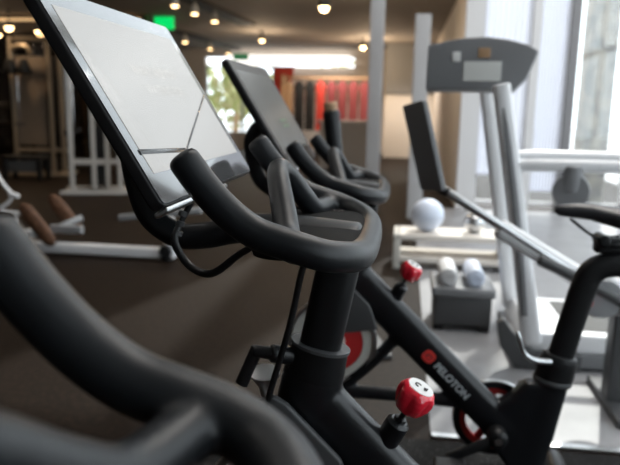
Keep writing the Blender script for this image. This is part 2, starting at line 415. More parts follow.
    # screen arm
    b = bm_new(); sback = SM @ Vector((-.04, 0, -.03))
    tube(b, [(-.08, 0, 1.10), (-.2, 0, 1.11), (-.29, 0, 1.11), (-.358, 0, 1.094), (-.412, 0, 1.093), (-.458, 0, 1.122), (-.48, 0, 1.17), (-.492, 0, 1.25), sback-Vector((.02, 0, 0)), sback+Vector((.02, 0, .02))],
         [.03, .029, .027, .0245, .024, .024, .024, .024, .024, .024], 24, 8, .3, ry=[.05, .045, .03, .0245, .024, .024, .024, .024, .024, .024], up=(0, 1, 0)); cock.append(obj('screen_arm', b, 'grip', root))
    # screen
    b = bm_new(); prism(b, roundrect(SW, SH, .012), -.02, .0, .004, 'YZ')
    # bulging back housing
    t = bmesh.new()
    vt = []
    for s_, x in ((1., -.016), (.97, -.024), (.86, -.03), (.6, -.036), (.3, -.038)):
        vt.append([t.verts.new((x, y*s_, z*s_-.01)) for y, z in roundrect(SW*.96, SH*.9, .03)])
    n = len(vt[0])
    for p, q in zip(vt, vt[1:]):
        for k in range(n): t.faces.new((p[k], p[(k+1) % n], q[(k+1) % n], q[k]))
    t.faces.new(vt[-1]); t.faces.new(vt[0][::-1]); bmesh.ops.recalc_face_normals(t, faces=t.faces); merge(b, t)
    s = obj('screen', b, 'shell', root); s.data.transform(SM); cock.append(s)
    b = bm_new(); prism(b, roundrect(SW-.006, SH-.006, .01), .0, .0022, .0006, 'YZ'); g = obj('bezel_glass', b, 'bezel', s, False); g.data.transform(SM)
    b = bm_new(); dz0, dz1 = -SH/2+.05, SH/2-.036; dy = SW/2-.03
    prism(b, [(-dy, dz0), (dy, dz0), (dy, dz1), (-dy, dz1)], .0018, .003, 0, 'YZ'); d = obj('display', b, 'display', s, False); d.data.transform(SM)
    b = bm_new(); prism(b, [(-.1, -SH/2-.003), (.1, -SH/2-.003), (.1, -SH/2+.003), (-.1, -SH/2+.003)], -.016, .003, .001, 'YZ')
    b.free()
    b = bm_new(); box(b, (-.026, -SW/2+.015, -SH/2-.01), (-.002, SW/2-.2, -SH/2-.001), .004); k = obj('lower_trim', b, 'silver', s); k.data.transform(SM)
    # cables
    b = bm_new(); tube(b, [(-.36, -.06, 1.17), (-.379, -.07, 1.13), (-.384, -.09, 1.099), (-.354, -.10, 1.06), (-.309, -.12, 1.055), (-.259, -.14, 1.093), (-.22, -.16, 1.12)], [.0055, .0055, .007, .007, .007, .006, .006], 12, 8, .3); c = obj('screen_cable', b, 'cable', root); cock.append(c)
    b = bm_new()
    for z, x in ((1.145, -.376), (1.128, -.3795), (1.112, -.382)): lathe(b, [(.006, -.005), (.0078, -.004), (.0078, .004), (.006, .005)], (x, -.068-(1.145-z)*.3, z), (.3, .2, 1), 14)
    obj('cable_connector', b, 'darkmetal', c)
    b = bm_new(); tube(b, [(-.152, -.08, 1.10), (-.165, -.08, 1.05), (-.185, -.07, .956), (-.222, -.06, .82), (-.23, -.054, .78)], .0058, 12, 8, .3); c2 = obj('post_cable', b, 'cable', root); cock.append(c2)
    b = bm_new()
    for x, z in ((-.08, 1.058), (-.125, 1.063)): lathe(b, [(.0, -.052), (.007, -.05), (.007, -.042), (.0045, -.04), (.0045, .03)], (x, 0, z), (0, 1, 0), 6)
    cock.append(obj('post_bolt', b, 'darkmetal', root))
    return root, cock

bike, cock = make_bike()
S = .958; YB = 1.14
names = [o.name for o in cock]
def lower(root, dz):
    for ch in root.children:
        if ch.name.split('.')[0] in names or ch.name.split('.')[0] == 'handlebar_post':
            ch.location = (ch.location.x+dz*.19, ch.location.y, ch.location.z+dz)
beyond = copy_tree(bike); near = copy_tree(bike)
bike.location = (0, YB, 0); beyond.location = (0, YB+S, 0); near.location = (.02, YB-S, 0)
lower(beyond, -.034); lower(near, -.018)
grp = 'row of exercise bikes'
tag(bike, 'black exercise bike in the middle with the white lit screen and glossy red knob', 'exercise bike', grp)
tag(beyond, 'black exercise bike second in the row, showing its dim grey screen, white lettering and saddle', 'exercise bike', grp)
tag(near, 'black exercise bike closest to the camera, cropped so only its thick handlebars show', 'exercise bike', grp)
def child(root, n): return next(c for c in root.children if c.name.split('.')[0] == n)
# text on the lit screen, plus a drawn reflection line
scr = child(bike, 'screen')
def onscreen(y, z, s=1): return SM @ Matrix(((0, 0, 1, .0034), (1, 0, 0, y), (0, 1, 0, z), (0, 0, 0, 1)))
textmesh('screen_text', 'WHAT ARE YOU', .028, .00005, 'displaytext', scr, onscreen(.02, .05))
textmesh('screen_text', 'WAITING FOR', .028, .00005, 'displaytext', scr, onscreen(.02, .012))
b = bm_new(); q = [(-.243, -.095), (-.055, -.105), (.243, .01)]  # bent dark line drawn on the display in place of a reflection
for p0, p1, w in ((q[0], q[1], .0042), (q[1], q[2], .0022)):
    a = Vector((.0034, *p0)); e = Vector((.0034, *p1)); tube(b, [a, e], .0006, 8, 0, .2, ry=w, up=(0, -(e-a).z, (e-a).y))
k = obj('drawn_reflection', b, 'reflectionline', scr); k.data.transform(SM)
# the other two screens are dim
for r in (beyond, near):
    g = child(child(r, 'screen'), 'bezel_glass'); g.data = g.data.copy(); g.data.materials[0] = M['bezel_shaded']
    d = child(child(r, 'screen'), 'display'); d.data = d.data.copy(); d.data.materials[0] = M['display_dim']
s2 = child(beyond, 'screen'); s2.location.x += .022; b = bm_new()
for z in (-.03, -.05): prism(b, [(-.02, z), (.08, z), (.08, z+.008), (-.02, z+.008)], .0031, .0036, 0, 'YZ')
k = obj('screen_text', b, 'display_green', s2, False); k.data.transform(SM)

exec_bg = True
# ------------------------------------------------------------------ room shell
GZ = 9.0       # glazed wall
CZ = 3.05       # low ceiling of the deep hall
HZ = 6.8       # unseen tall bay, raised so its windows light bikes and screen
b = bm_new(); box(b, (-15, -5.2, -.1), (4, 21, 0)); struct('floor', b, 'rug')
b = bm_new(); box(b, (.16, 2.55, 0), (3.6, GZ, .004)); struct('trim_1', b, 'lit_floor')  # paler floor zone: window light and lens glare put into the colour
b = bm_new(); box(b, (-15, GZ+.2, CZ), (.72, 21, CZ+.1)); struct('ceiling', b, 'ceiling')
b = bm_new(); box(b, (-15, -5.2, HZ), (4, GZ+.2, HZ+.1)); struct('trim_2', b, 'ceiling_hi')
b = bm_new(); box(b, (-15, GZ+.05, CZ), (-.3, GZ+.2, HZ)); struct('trim_3', b, 'wallgrey')
b = bm_new(); box(b, (-15.2, -5.2, 0), (-15, 21, HZ)); struct('wall_left', b, 'walldark')
b = bm_new(); box(b, (-15, -5.4, 0), (4, -5.2, HZ)); struct('wall_rear', b, 'wallgrey')
b = bm_new(); box(b, (-15, 12.6, 0), (-5.1, 12.8, CZ)); struct('wall_partition', b, 'walldark')
# far wall with a band window
b = bm_new(); box(b, (-15, 20, 0), (-6.2, 20.2, CZ)); box(b, (-6.2, 20, 0), (.8, 20.2, .5)); box(b, (-3.9, 20, .5), (.8, 20.2, 2.52)); box(b, (-6.2, 20, 2.8), (.8, 20.2, CZ)); box(b, (-1.6, 20, 2.5), (.8, 20.2, 2.82))
struct('wall_back', b, 'wallbeige')
b = bm_new(); box(b, (.72, GZ+.2, 0), (.85, 21, HZ)); struct('wall_side', b, 'wallbeige')
# right wall with large windows
def framed(name, x0, x1, z0, z1, y, ns, nz, w=.05, m='mullion', axis='X', d=.08):
    b = bm_new()
    def bx(a0, a1, c0, c1):
        if axis == 'X': box(b, (a0, y-d/2, c0), (a1, y+d/2, c1))
        else: box(b, (y-d/2, a0, c0), (y+d/2, a1, c1))
    for i in range(ns+1):
        x = x0+(x1-x0)*i/ns; bx(x-w/2, x+w/2, z0, z1)
    for i in range(nz+1):
        z = z0+(z1-z0)*i/nz; bx(x0, x1, z-w/2, z+w/2)
    o = struct(name, b, m)
    b = bm_new()
    if axis == 'X': box(b, (x0, y-.005, z0), (x1, y+.005, z1))
    else: box(b, (y-.005, x0, z0), (y+.005, x1, z1))
    p = obj('pane', b, 'glass', o, False)
    return o
framed('window_6', -6.2, -3.9, .5, 2.52, 20.1, 2, 1, .06, 'mullion')
framed('window_1', -3.5, 8.8, .35, 4.6, 3.65, 6, 2, .1, 'wallwhite', 'Y')
b = bm_new(); box(b, (3.6, -5.2, 0), (3.8, GZ+.2, .35)); box(b, (3.6, -5.2, 4.6), (3.8, GZ+.2, HZ)); box(b, (3.6, -5.2, .35), (3.8, -3.5, 4.6)); box(b, (3.6, 8.8, .35), (3.8, GZ+.2, 4.6)); struct('wall_right', b, 'wallwhite')
# glazed wall facing the camera on the right, plus an unseen clerestory added for the screen reflections
framed('window_added', -.3, 2.03, CZ+.15, HZ-.05, GZ+.12, 1, 1, .05, 'wallwhite')
b = bm_new(); box(b, (.72, GZ, 0), (.95, GZ+.16, CZ+.12)); struct('trim_4', b, 'wallwhite')
framed('window_3', .95, 1.56, .1, CZ+.1, GZ+.08, 1, 1, .05, 'wallwhite')
framed('window_5', 1.66, 2.03, .1, CZ+.1, GZ+.08, 1, 1, .05, 'wallwhite')
b = bm_new(); box(b, (1.56, GZ-.04, 0), (1.66, GZ+.16, CZ+.12)); struct('trim_5', b, 'wallwhite')
b = bm_new(); box(b, (2.03, GZ-.05, 0), (2.13, GZ+.16, HZ)); struct('trim_6', b, 'mullion')
framed('window_4', 2.13, 3.6, .1, HZ-.05, GZ+.08, 2, 2, .06, 'wallwhite')
# translucent sheets added to brighten the white wall, glowing with daylight behind
m = bpy.data.materials.new('diffuser_sheet'); m.use_nodes = True; nt = m.node_tree; nt.nodes.clear()
o_ = nt.nodes.new('ShaderNodeOutputMaterial'); mx = nt.nodes.new('ShaderNodeMixShader'); d_ = nt.nodes.new('ShaderNodeBsdfDiffuse'); t_ = nt.nodes.new('ShaderNodeBsdfTranslucent')
d_.inputs['Color'].default_value = (.85, .86, .9, 1); t_.inputs['Color'].default_value = (.85, .87, .93, 1); mx.inputs[0].default_value = .6
nt.links.new(d_.outputs[0], mx.inputs[1]); nt.links.new(t_.outputs[0], mx.inputs[2]); nt.links.new(mx.outputs[0], o_.inputs['Surface']); M['diffuser'] = m
for x0, x1, z0, lb in ((.97, 1.54, .5, 'added pale translucent blind in the window directly behind the dark arched console'), (1.68, 2.01, .3, 'added narrow translucent blind beside the dark mullion at right')):
    b = bm_new(); n_ = 40
    pr = [(x0+(x1-x0)*k/n_, GZ-.0+.008*math.sin(k*1.3)) for k in range(n_+1)]
    prism(b, pr+[(x, y+.004) for x, y in pr[::-1]], z0, 3.0, 0, 'XY')
    box(b, (x0, GZ-.02, z0-.02), (x1, GZ+.02, z0+.01)); tag(obj('added_diffuser', b, 'diffuser', None, False), lb, 'diffuser')
# outdoors
b = bm_new(); box(b, (.16, 2.515, 0), (3.6, 2.55, .014), .004); struct('trim_10', b, 'silver')
b = bm_new(); box(b, (-20, GZ+.2, -.25), (30, 60, -.12)); box(b, (4, -20, -.25), (30, GZ+.2, -.12)); struct('ground', b, 'pave')
b = bm_new(); box(b, (2.55, 10.1, -.12), (2.95, 10.5, 5.5), .03); tag(obj('stone_column', b, 'stone'), 'pale stone column standing outside the bright window', 'column')
def tree(x, y, h, label):
    t = thing('tree', label, 'tree', (x, y, -.12))
    b = bm_new(); tube(b, [(0, 0, 0), (.05, 0, h*.3), (0, .05, h*.6)], [.14, .1, .06], 10, 4, .2); obj('trunk', b, 'tan', t)
    b = bm_new()
    for k in range(260):
        v = Vector((random.gauss(0, .42), random.gauss(0, .42), random.gauss(0, .34)))*h*.5+Vector((0, 0, h*.55))
        if v.z < .2: continue
        s_ = random.uniform(.14, .32); q = Quaternion((random.uniform(-1, 1), random.uniform(-1, 1), random.uniform(-1, 1), random.uniform(-1, 1))).normalized()
        vs = [b.verts.new(v+q @ Vector(p)*s_) for p in ((-1, 0, 0), (0, -.5, .1), (1, 0, 0), (0, .5, .1))]; b.faces.new(vs)
    obj('foliage', b, 'leaf', t, False)
tree(-6.2, 23.5, 3.4, 'yellow-green tree outside the far window, just right of the lit screen')
tree(-2.6, 28, 3.6, 'yellow-green tree outside, partly behind the dim grey screen')

# ------------------------------------------------------------------ ceiling tracks, lamps, signs
def spot_track(x0, y0, x1, y1, ts, label, sp_label):
    d = Vector((x1-x0, y1-y0, 0)); L = d.length; a = math.atan2(d.y, d.x)
    t = thing('track_rail', label, 'track', (x0, y0, CZ-.05), a)
    b = bm_new(); box(b, (0, -.16, -.0), (L, .16, .05)); obj('channel', b, 'track', t, False)
    for i, s_ in enumerate(ts):
        p = Vector((x0, y0, CZ-.05))+d*s_
        l = thing('spotlight', sp_label[i], 'spotlight', p, 0, 'ceiling spotlights')
        b = bm_new(); lathe(b, [(.025, 0), (.025, -.04), (.06, -.06), (.065, -.17), (.05, -.18)], (0, 0, 0), (0, 0, 1), 18); obj('housing', b, 'ivory', l)
        b = bm_new(); lathe(b, [(.0, -.2), (.045, -.195), (.055, -.175), (.05, -.165)], (0, 0, 0), (0, 0, 1), 18); obj('bulb', b, 'warmbulb', l)
spot_track(-3.62, 9.3, -3.4, 14.0, (.157, .338, .55), 'black recessed lighting track nearest the camera in the dark ceiling',
           ['small warm ceiling spotlight at the top edge, left of the cluster', 'warm ceiling spotlight in the middle of the nearest track', 'warm ceiling spotlight at the far end of the nearest track'])
spot_track(-5.42, 14.2, -5.2, 19.9, (.26, .58, .86), 'black recessed lighting track further back above the lit screen corner',
           ['warm ceiling spotlight just right of the green exit sign', 'dull ceiling spotlight in the middle of the further track', 'warm ceiling spotlight above the dim grey screen'])
def lamp(name, x, y, z, r, m, label, drop=.25):
    l = thing(name, label, 'lamp', (x, y, CZ), 0)
    b = bm_new(); lathe(b, [(.04, 0), (.04, -.02), (.012, -.03), (.012, z-CZ+.1)], (0, 0, 0), (0, 0, 1), 16); lathe(b, [(r*1.2, z-CZ+.1), (r*1.4, z-CZ)], (0, 0, 0), (0, 0, 1), 18); obj('stem', b, 'darkmetal', l)
    b = bm_new(); lathe(b, [(.001, z-CZ-r), (r*.7, z-CZ-r*.7), (r, z-CZ), (r*.7, z-CZ+r*.6), (.01, z-CZ+r)], (0, 0, 0), (0, 0, 1), 18); obj('bulb', b, m, l)
lamp('pendant_lamp', -1.22, 9.6, 2.73, .07, 'hotbulb', 'bright orange pendant lamp under the ceiling at the top centre')
lamp('pendant_lamp', -1.15, 17, 2.85, .07, 'hotbulb', 'left one of two tiny warm lamps far back under the grey ceiling')
lamp('pendant_lamp', -.9, 17, 2.85, .07, 'hotbulb', 'right one of two tiny warm lamps far back under the grey ceiling')
lamp('pendant_lamp', -3.4, 15.4, 2.85, .06, 'warmbulb', 'single warm lamp right of the tracks above the dim grey screen')
lamp('pendant_lamp', -7.6, 12.0, 2.74, .08, 'warmbulb', 'bright orange hanging lamp near the mirror top, at the far left')
lamp('pendant_lamp', -7.95, 12.2, 2.62, .05, 'warmbulb', 'smaller orange hanging lamp at the left edge, lowest of its cluster')
lamp('pendant_lamp', -7.2, 12.3, 2.7, .045, 'warmbulb', 'small orange hanging lamp just left of the lit screen frame')
t = thing('exit_sign', 'glowing green exit sign hanging above the lit screen', 'sign', (-4.87, 13.0, 2.83))
b = bm_new(); box(b, (-.2, -.03, -.02), (.2, .03, .24), .02); obj('sign_face', b, 'exit', t)
b = bm_new(); box(b, (-.015, -.01, .2), (.015, .01, .05+.05)); tube(b, [(-.1, .02, -.02), (-.1, .02, .05)], .01, 8, 0, .2); obj('bracket', b, 'track', t)
b = bm_new(); box(b, (-4.95, 18.6, 2.62), (-4.5, 18.66, 2.8), .01); tag(obj('exit_sign', b, 'exitdim'), 'faint distant green sign beyond the second track', 'sign')
b = bm_new(); box(b, (-9.5, 12.5, CZ-.12), (-5.2, 12.6, CZ-.08)); tag(obj('cove_light', b, 'cove'), 'thin warm strip light along the top of the mirror wall', 'light')
b = bm_new(); box(b, (-5.4, 19.74, 2.56), (-1.7, 19.98, 2.84), .02); tag(obj('strip_light', b, 'strip'), 'long bright white light box on the far back wall', 'light')

# ------------------------------------------------------------------ left: mirror wall and machines
b = bm_new(); box(b, (-12, 12.55, .25), (-5.3, 12.6, 2.7)); tag(obj('wall_mirror', b, 'mirror'), 'long dark mirror on the wall behind the cable machines', 'mirror')
def cable_machine(name, x, y, rz, h, w, mm, label, posts, panel=None):
    t = thing(name, label, 'cable machine', (x, y, 0), rz, 'cable machines')
    b = bm_new(); box(b, (-w/2-.1, -.35, 0), (w/2+.1, -.27, .06), .01); box(b, (-w/2-.1, .2, 0), (w/2+.1, .28, .06), .01)
    for s in (-1, 1): box(b, (s*w/2-.04, -.3, .01), (s*w/2+.04, .25, .07), .01)
    obj('base', b, mm, t)
    for px, py in posts:
        b = bm_new(); box(b, (px-.034, py-.034, .05), (px+.034, py+.034, h), .01); obj('upright', b, mm, t)
    b = bm_new(); box(b, (-w/2-.05, -.05, h-.08), (w/2+.05, .05, h), .01); obj('crossbeam', b, mm, t)
    b = bm_new(); box(b, (-w/2, -.03, .42), (w/2, .03, .5), .01); obj('crossbeam', b, mm, t)
    b = bm_new()
    for k in range(12): box(b, (-.14, .06, .1+k*.075), (.14, .2, .165+k*.075), .006)
    obj('weight_stack', b, 'satin', t)
    b = bm_new()
    for px in (-.09, .09): tube(b, [(px, .13, .05), (px, .13, h-.05)], .013, 10, 0, .1)
    tube(b, [(0, .13, 1.0), (0, .13, h-.1)], .006, 8, 0, .1); tube(b, [(-w/2+.1, -.1, .6), (-w/2+.1, -.1, h-.1)], .006, 8, 0, .1)
    obj('guide_rod', b, 'chrome', t)
    for px in (0, -w/2+.1):
        b = bm_new(); annulus(b, (px, .0, h-.13), (0, 1, 0), .02, .07, .025, 24); obj('pulley', b, 'satin', t)
    b = bm_new(); tube(b, [(-w/2+.02, -.12, .95), (-w/2+.12, -.16, .93), (-w/2+.2, -.12, .95)], .018, 10, 4, .4); lathe(b, [(.05, -.04), (.06, -.02), (.06, .02), (.05, .04)], (-w/2, -.06, .9), (1, 0, 0), 16); obj('handle', b, 'plastic', t)
    if panel:
        b = bm_new(); box(b, (panel[0], -.02, panel[2]), (panel[1], .02, panel[3]), .01)
        obj('shroud', b, 'tower', t)
    return t
cable_machine('cable_machine', -4.62, 9.35, math.radians(18), 2.35, .8, 'palegrey', 'pale grey cable machine with tall uprights just left of the lit screen', [(-.32, -.3), (-.05, .0), (.15, .0), (.36, -.25)])
cable_machine('cable_machine', -6.7, 11.4, math.radians(12), 2.5, .9, 'towerpost', 'bronze cable tower with a tan shroud panel in the dark left background', [(-.44, -.1), (.22, -.1), (.42, -.1)], (-.42, .2, .55, 2.15))
cable_machine('cable_machine', -8.2, 11.2, math.radians(0), 2.35, .9, 'darkmetal', 'dark cable machine at the far left edge in the shadows', [(-.4, 0), (.4, 0)])
# arch head over the tower
t = thing('punching_platform', 'tan arched bracket with two black weights above the bronze tower', 'bracket', (-6.75, 11.0, 2.02))
b = bm_new(); tube(b, [(-.22, 0, .0), (-.22, 0, .2), (-.1, 0, .28), (.1, 0, .27), (.16, 0, .16)], .045, 12, 6, .3); obj('arch', b, 'towerpost', t)
for x in (-.24, .02):
    b = bm_new(); tube(b, [(x, 0, .05), (x, 0, -.15)], [.06, .14], 14, 0, .3); obj('weight', b, 'satin', t)
t.name = 'arched_bracket'
# step stool
t = thing('step_stool', 'low black step stool on the dark floor below the bronze tower', 'stool', (-6.55, 10.6, 0), .1)
b = bm_new(); box(b, (-.33, -.2, .36), (.33, .2, .42), .015); obj('step_top', b, 'satin', t)
for sx in (-1, 1):
    for sy in (-1, 1):
        b = bm_new(); box(b, (sx*.3-.035, sy*.17-.035, 0), (sx*.3+.035, sy*.17+.035, .36), .008); obj('leg', b, 'satin', t)
b = bm_new(); box(b, (-.29, -.15, .14), (.29, -.12, .34), .006); obj('front_panel', b, 'darkmetal', t)
# dumbbell rack at the left edge
t = thing('weight_rack', 'black weight rack in front of the mirror, far left', 'rack', (-9.2, 11.9, 0))
for z in (.4, .8, 1.2):
    b = bm_new(); box(b, (-.9, -.2, z-.03), (.9, .2, z), .01); obj('shelf', b, 'darkmetal', t)
for sx in (-1, 1):
    b = bm_new(); box(b, (sx*.92-.04, -.25, 0), (sx*.92+.04, .25, 1.4), .01); obj('side_frame', b, 'satin', t)
for zi, z in enumerate((.4, .8, 1.2)):
    for k in range(6):
        b = bm_new(); x = -.75+k*.3
        for s in (-1, 1): lathe(b, [(.05, -.06), (.065, -.045), (.065, .045), (.05, .06)], (x, s*.12, z+.066), (0, 1, 0), 8)
        tube(b, [(x, -.1, z+.066), (x, .1, z+.066)], .016, 10, 0, .1)
        tag(obj('dumbbell', b, 'greymetal'), 'grey dumbbell on the black weight rack by the mirror', 'dumbbell', 'dumbbells on the rack').location = (-9.2, 11.9, 0)

# white floor machine with two brown ribbed foot pads
t = thing('leg_machine', 'white-framed floor machine with two brown ribbed pads, left', 'exercise machine', (0, 5.3, -.0))
b = bm_new(); box(b, (-3.6, -.05, .02), (-1.93, .05, .105), .012); tube(b, [(-1.97, 0, .06), (-1.98, 0, .28), (-2.0, 0, .38)], .05, 12, 3, .2, sq=4); tube(b, [(-3.46, 0, .12), (-3.2, 0, .2)], .05, 12, 0, .3)
obj('base_frame', b, 'whitemetal', t)
b = bm_new(); tube(b, [(-2.42, -.03, .36), (-1.7, .0, .45)], .03, 12, 0, .2, sq=4); obj('slide_rail', b, 'greymetal', t)
for x, z, y in ((-3.14, .285, -.12), (-3.05, .325, .2)):
    b = bm_new(); ux = Vector((.62, 0, -.78))
    N = 22; rings = []
    for k in range(N+1):
        f = k/N; c = Vector((x, y, z))+ux*(f-.5)*.46
        w = .035*(1-(abs(2*f-1))**4)**.5+.004; h = (.062+.004*(k % 2))*(1-(abs(2*f-1))**4)**.5+.006
        vv = Vector((.78, 0, .62))
        rings.append([b.verts.new(c+Vector((0, 1, 0))*w*math.cos(a)+vv*h*math.sin(a)) for a in [2*PI*j/16 for j in range(16)]])
    for p, q in zip(rings, rings[1:]):
        for j in range(16): b.faces.new((p[j], p[(j+1) % 16], q[(j+1) % 16], q[j]))
    b.faces.new(rings[0]); b.faces.new(rings[-1][::-1])
    obj('foot_pad', b, 'brownpad', t)
b = bm_new(); tube(b, [(-3.1, 0, .2), (-2.98, .1, .26), (-2.9, .2, .3)], .03, 12, 3, .3, sq=4); box(b, (-3.08, -.04, .2), (-2.78, .02, .27), .01); obj('pad_bracket', b, 'greymetal', t)
b = bm_new(); tube(b, [(-3.62, 0, .80), (-3.52, 0, .62), (-3.44, 0, .53)], .017, 12, 4, .3); tube(b, [(-3.42, 0, .52), (-3.48, 0, .45), (-3.56, 0, .38), (-3.40, 0, .355), (-3.28, 0, .35)], .017, 12, 5, .3); tube(b, [(-3.46, 0, .53), (-3.38, 0, .51)], .022, 10, 0, .4); tube(b, [(-3.42, 0, .36), (-3.44, 0, .08)], .02, 10, 0, .4); obj('handle_frame', b, 'whitemetal', t)
for x in (-2.0, -3.5):
    b = bm_new(); lathe(b, [(.05, 0), (.06, .01), (.06, .03), (.03, .06)], (x, -.02, 0), (0, 0, 1), 18); lathe(b, [(.05, -.07), (.055, -.06), (.055, .0), (.03, .02)], (x, -.02, .09), (0, 1, 0), 18); obj('foot', b, 'plastic', t)

# ------------------------------------------------------------------ far centre: display area
t = thing('banner', 'tall red banner on the far wall behind the dim grey screen', 'banner', (-3.55, 19.0, 0))
b = bm_new(); prism(b, [(-.28, 1.2), (.12, 1.2), (.3, 2.45), (-.28, 2.45)], -.01, .01); obj('cloth', b, 'banner', t, False)
b = bm_new(); tube(b, [(-.3, 0, 2.46), (.32, 0, 2.46)], .02, 8, 0, .3); tube(b, [(-.3, 0, 0), (-.3, 0, 2.46)], .02, 8, 0, .3); obj('pole', b, 'darkmetal', t)
t = thing('display_rack', 'tan clothes rack with hanging garments in the far background', 'rack', (-2.2, 18.2, 0))
b = bm_new()
for x in (-1.2, 1.25): box(b, (x-.03, -.25, 0), (x+.03, .25, 2.2), .01)
box(b, (-1.2, -.03, 2.1), (1.25, .03, 2.16)); box(b, (-1.2, -.25, .25), (1.25, .25, .3)); obj('rack_frame', b, 'tan', t)
cols = ['tan', 'blackcloth', 'blackcloth', 'banner', 'burgundy', 'burgundy', 'burgundy', 'burgundy']
lab = ['tan', 'black', 'black', 'red', 'burgundy', 'burgundy', 'burgundy', 'burgundy']
for k in range(8):
    x = -1.05+k*.3; b = bm_new()
    prism(b, [(x-.13, .7), (x+.13, .7), (x+.11, 1.7), (x+.14, 1.9), (x+.03, 2.05), (x-.03, 2.05), (x-.14, 1.9), (x-.11, 1.7)], -.06, .06, .02)
    g = obj('garment', b, cols[k]); g.location = (-2.2, 18.115, 0)
    tag(g, '%s garment hanging on the tan rack far behind the bikes' % lab[k], 'garment', '%s garments on the tan rack' % lab[k])
t = thing('reception_counter', 'white reception counter far back, beyond the second bike handlebars', 'counter', (-1.25, 14.5, 0))
b = bm_new(); box(b, (-.6, -.3, 0), (.6, .3, 1.0), .02); obj('counter_body', b, 'wallwhite', t); b = bm_new(); box(b, (-.66, -.36, 1.0), (.66, .36, 1.06), .015); obj('countertop', b, 'whitemetal', t)
t = thing('padded_post', 'black padded upright post standing behind the second bike handlebars', 'post', (-.36, 3.45, 0), .3)
b = bm_new(); tube(b, [(.1, 0, .03), (.04, 0, .7), (-.03, 0, 1.3)], [.03, .035, .045], 18, 4, .5); obj('padded_tube', b, 'grip', t)
b = bm_new(); tube(b, [(-.03, 0, 1.3), (-.036, 0, 1.345)], .036, 18, 0, .4); obj('cap', b, 'tan', t)
b = bm_new(); box(b, (-.12, -.2, 0), (.3, .2, .03), .01); obj('base_plate', b, 'darkmetal', t)
# pillars and bulkhead
b = bm_new(); box(b, (-.52, 8.9, 0), (-.34, 9.2, CZ-.02+.0), .01); tag(obj('white_column', b, 'column_paint'), 'left white square column in the hazy middle background', 'column')
b = bm_new(); box(b, (.06, 8.0, 0), (.24, 8.3, 2.42), .01); tag(obj('white_column', b, 'column_paint'), 'right white square column behind the leaning monitor', 'column')
b = bm_new(); box(b, (-.6, 18.2, 1.72), (.72, 18.4, CZ)); struct('trim_8', b, 'wallgrey')
b = bm_new(); box(b, (-.6, 18.25, 0), (.72, 18.35, 1.72)); struct('trim_9', b, 'wallbeige')

# ------------------------------------------------------------------ treadmill on the right
t = thing('treadmill', 'large pale treadmill in the sunlight at right, dark arched console', 'treadmill', (0, 3.7, 0))
b = bm_new()
prism(b, [(.66, .10), (.70, .2), (.9, .2), (2.4, .19), (2.4, .10)], -.34, .34, .015); obj('deck', b, 'whitemetal', t)
b = bm_new(); prism(b, [(.62, .02), (.62, .1), (2.4, .1), (2.4, .02)], -.35, .35, .012); obj('deck_skirt', b, 'consoledark', t)
b = bm_new(); box(b, (.9, -.27, .192), (2.38, .27, .202), .002); obj('belt', b, 'beltgrey', t)
b = bm_new(); prism(b, [(.62, .01), (.54, .12), (.515, .25), (.55, .27), (.60, .2), (.72, .1), (.95, .1), (.95, .01)], -.37, -.31, .012); obj('motor_hood', b, 'darkmetal', t)
for s in (-1, 1):
    b = bm_new(); tube(b, [(.7, s*.33, .15), (.6, s*.33, .7), (.46, s*.3, 1.45)], [.05, .045, .042], 16, 4, .2, ry=.05, sq=3.5); obj('upright', b, 'whitemetal', t)
b = bm_new(); tube(b, [(.645, -.382, .3), (.585, -.383, .72), (.47, -.345, 1.36)], .018, 12, 4, .2, ry=.008); obj('upright_inlay', b, 'consoledark', t)
for s in (-1, 1):
    b = bm_new(); tube(b, [(.52, s*.32, 1.06), (.8, s*.36, 1.07), (1.5, s*.36, 1.07)], .032, 14, 4, .4, ry=.03); obj('handrail', b, 'whitemetal', t)
b = bm_new(); lathe(b, [(.03, -.04), (.085, -.03), (.09, .0), (.085, .03), (.03, .04)], (.82, -.36, .945), (.2, 1, 0), 28); tube(b, [(.82, -.36, .95), (.82, -.36, 1.06)], .05, 12, 0, .2); obj('cup_holder', b, 'consoledark', t)
R = Matrix.Translation((.46, -.1, 1.54)) @ Matrix.Rotation(math.radians(-6), 4, 'Z') @ Matrix.Rotation(math.radians(-8), 4, 'X')
b = bm_new(); prism(b, [(-.36, -.115), (.09, -.115), (.15, -.05), (.20, .085), (.14, .12), (.05, .145), (-.06, .16), (-.18, .155), (-.36, .12)], -.05, .05, .012); c = obj('console', b, 'consoledark', t); c.data.transform(R)
b = bm_new(); prism(b, [(-.17, -.07), (.02, -.07), (.02, .03), (-.17, .03)], -.056, -.05, .002); k = obj('console_panel', b, 'console_face', c); k.data.transform(R)
b = bm_new(); prism(b, [(-.1, .05), (-.04, .05), (-.04, .1), (-.1, .1)], -.056, -.05, .002); k = obj('console_button', b, 'tan', c); k.data.transform(R)
b = bm_new(); prism(b, [(-.23, .03), (-.19, .03), (-.19, .08), (-.23, .08)], -.056, -.05, .002); k = obj('console_button', b, 'white', c); k.data.transform(R)

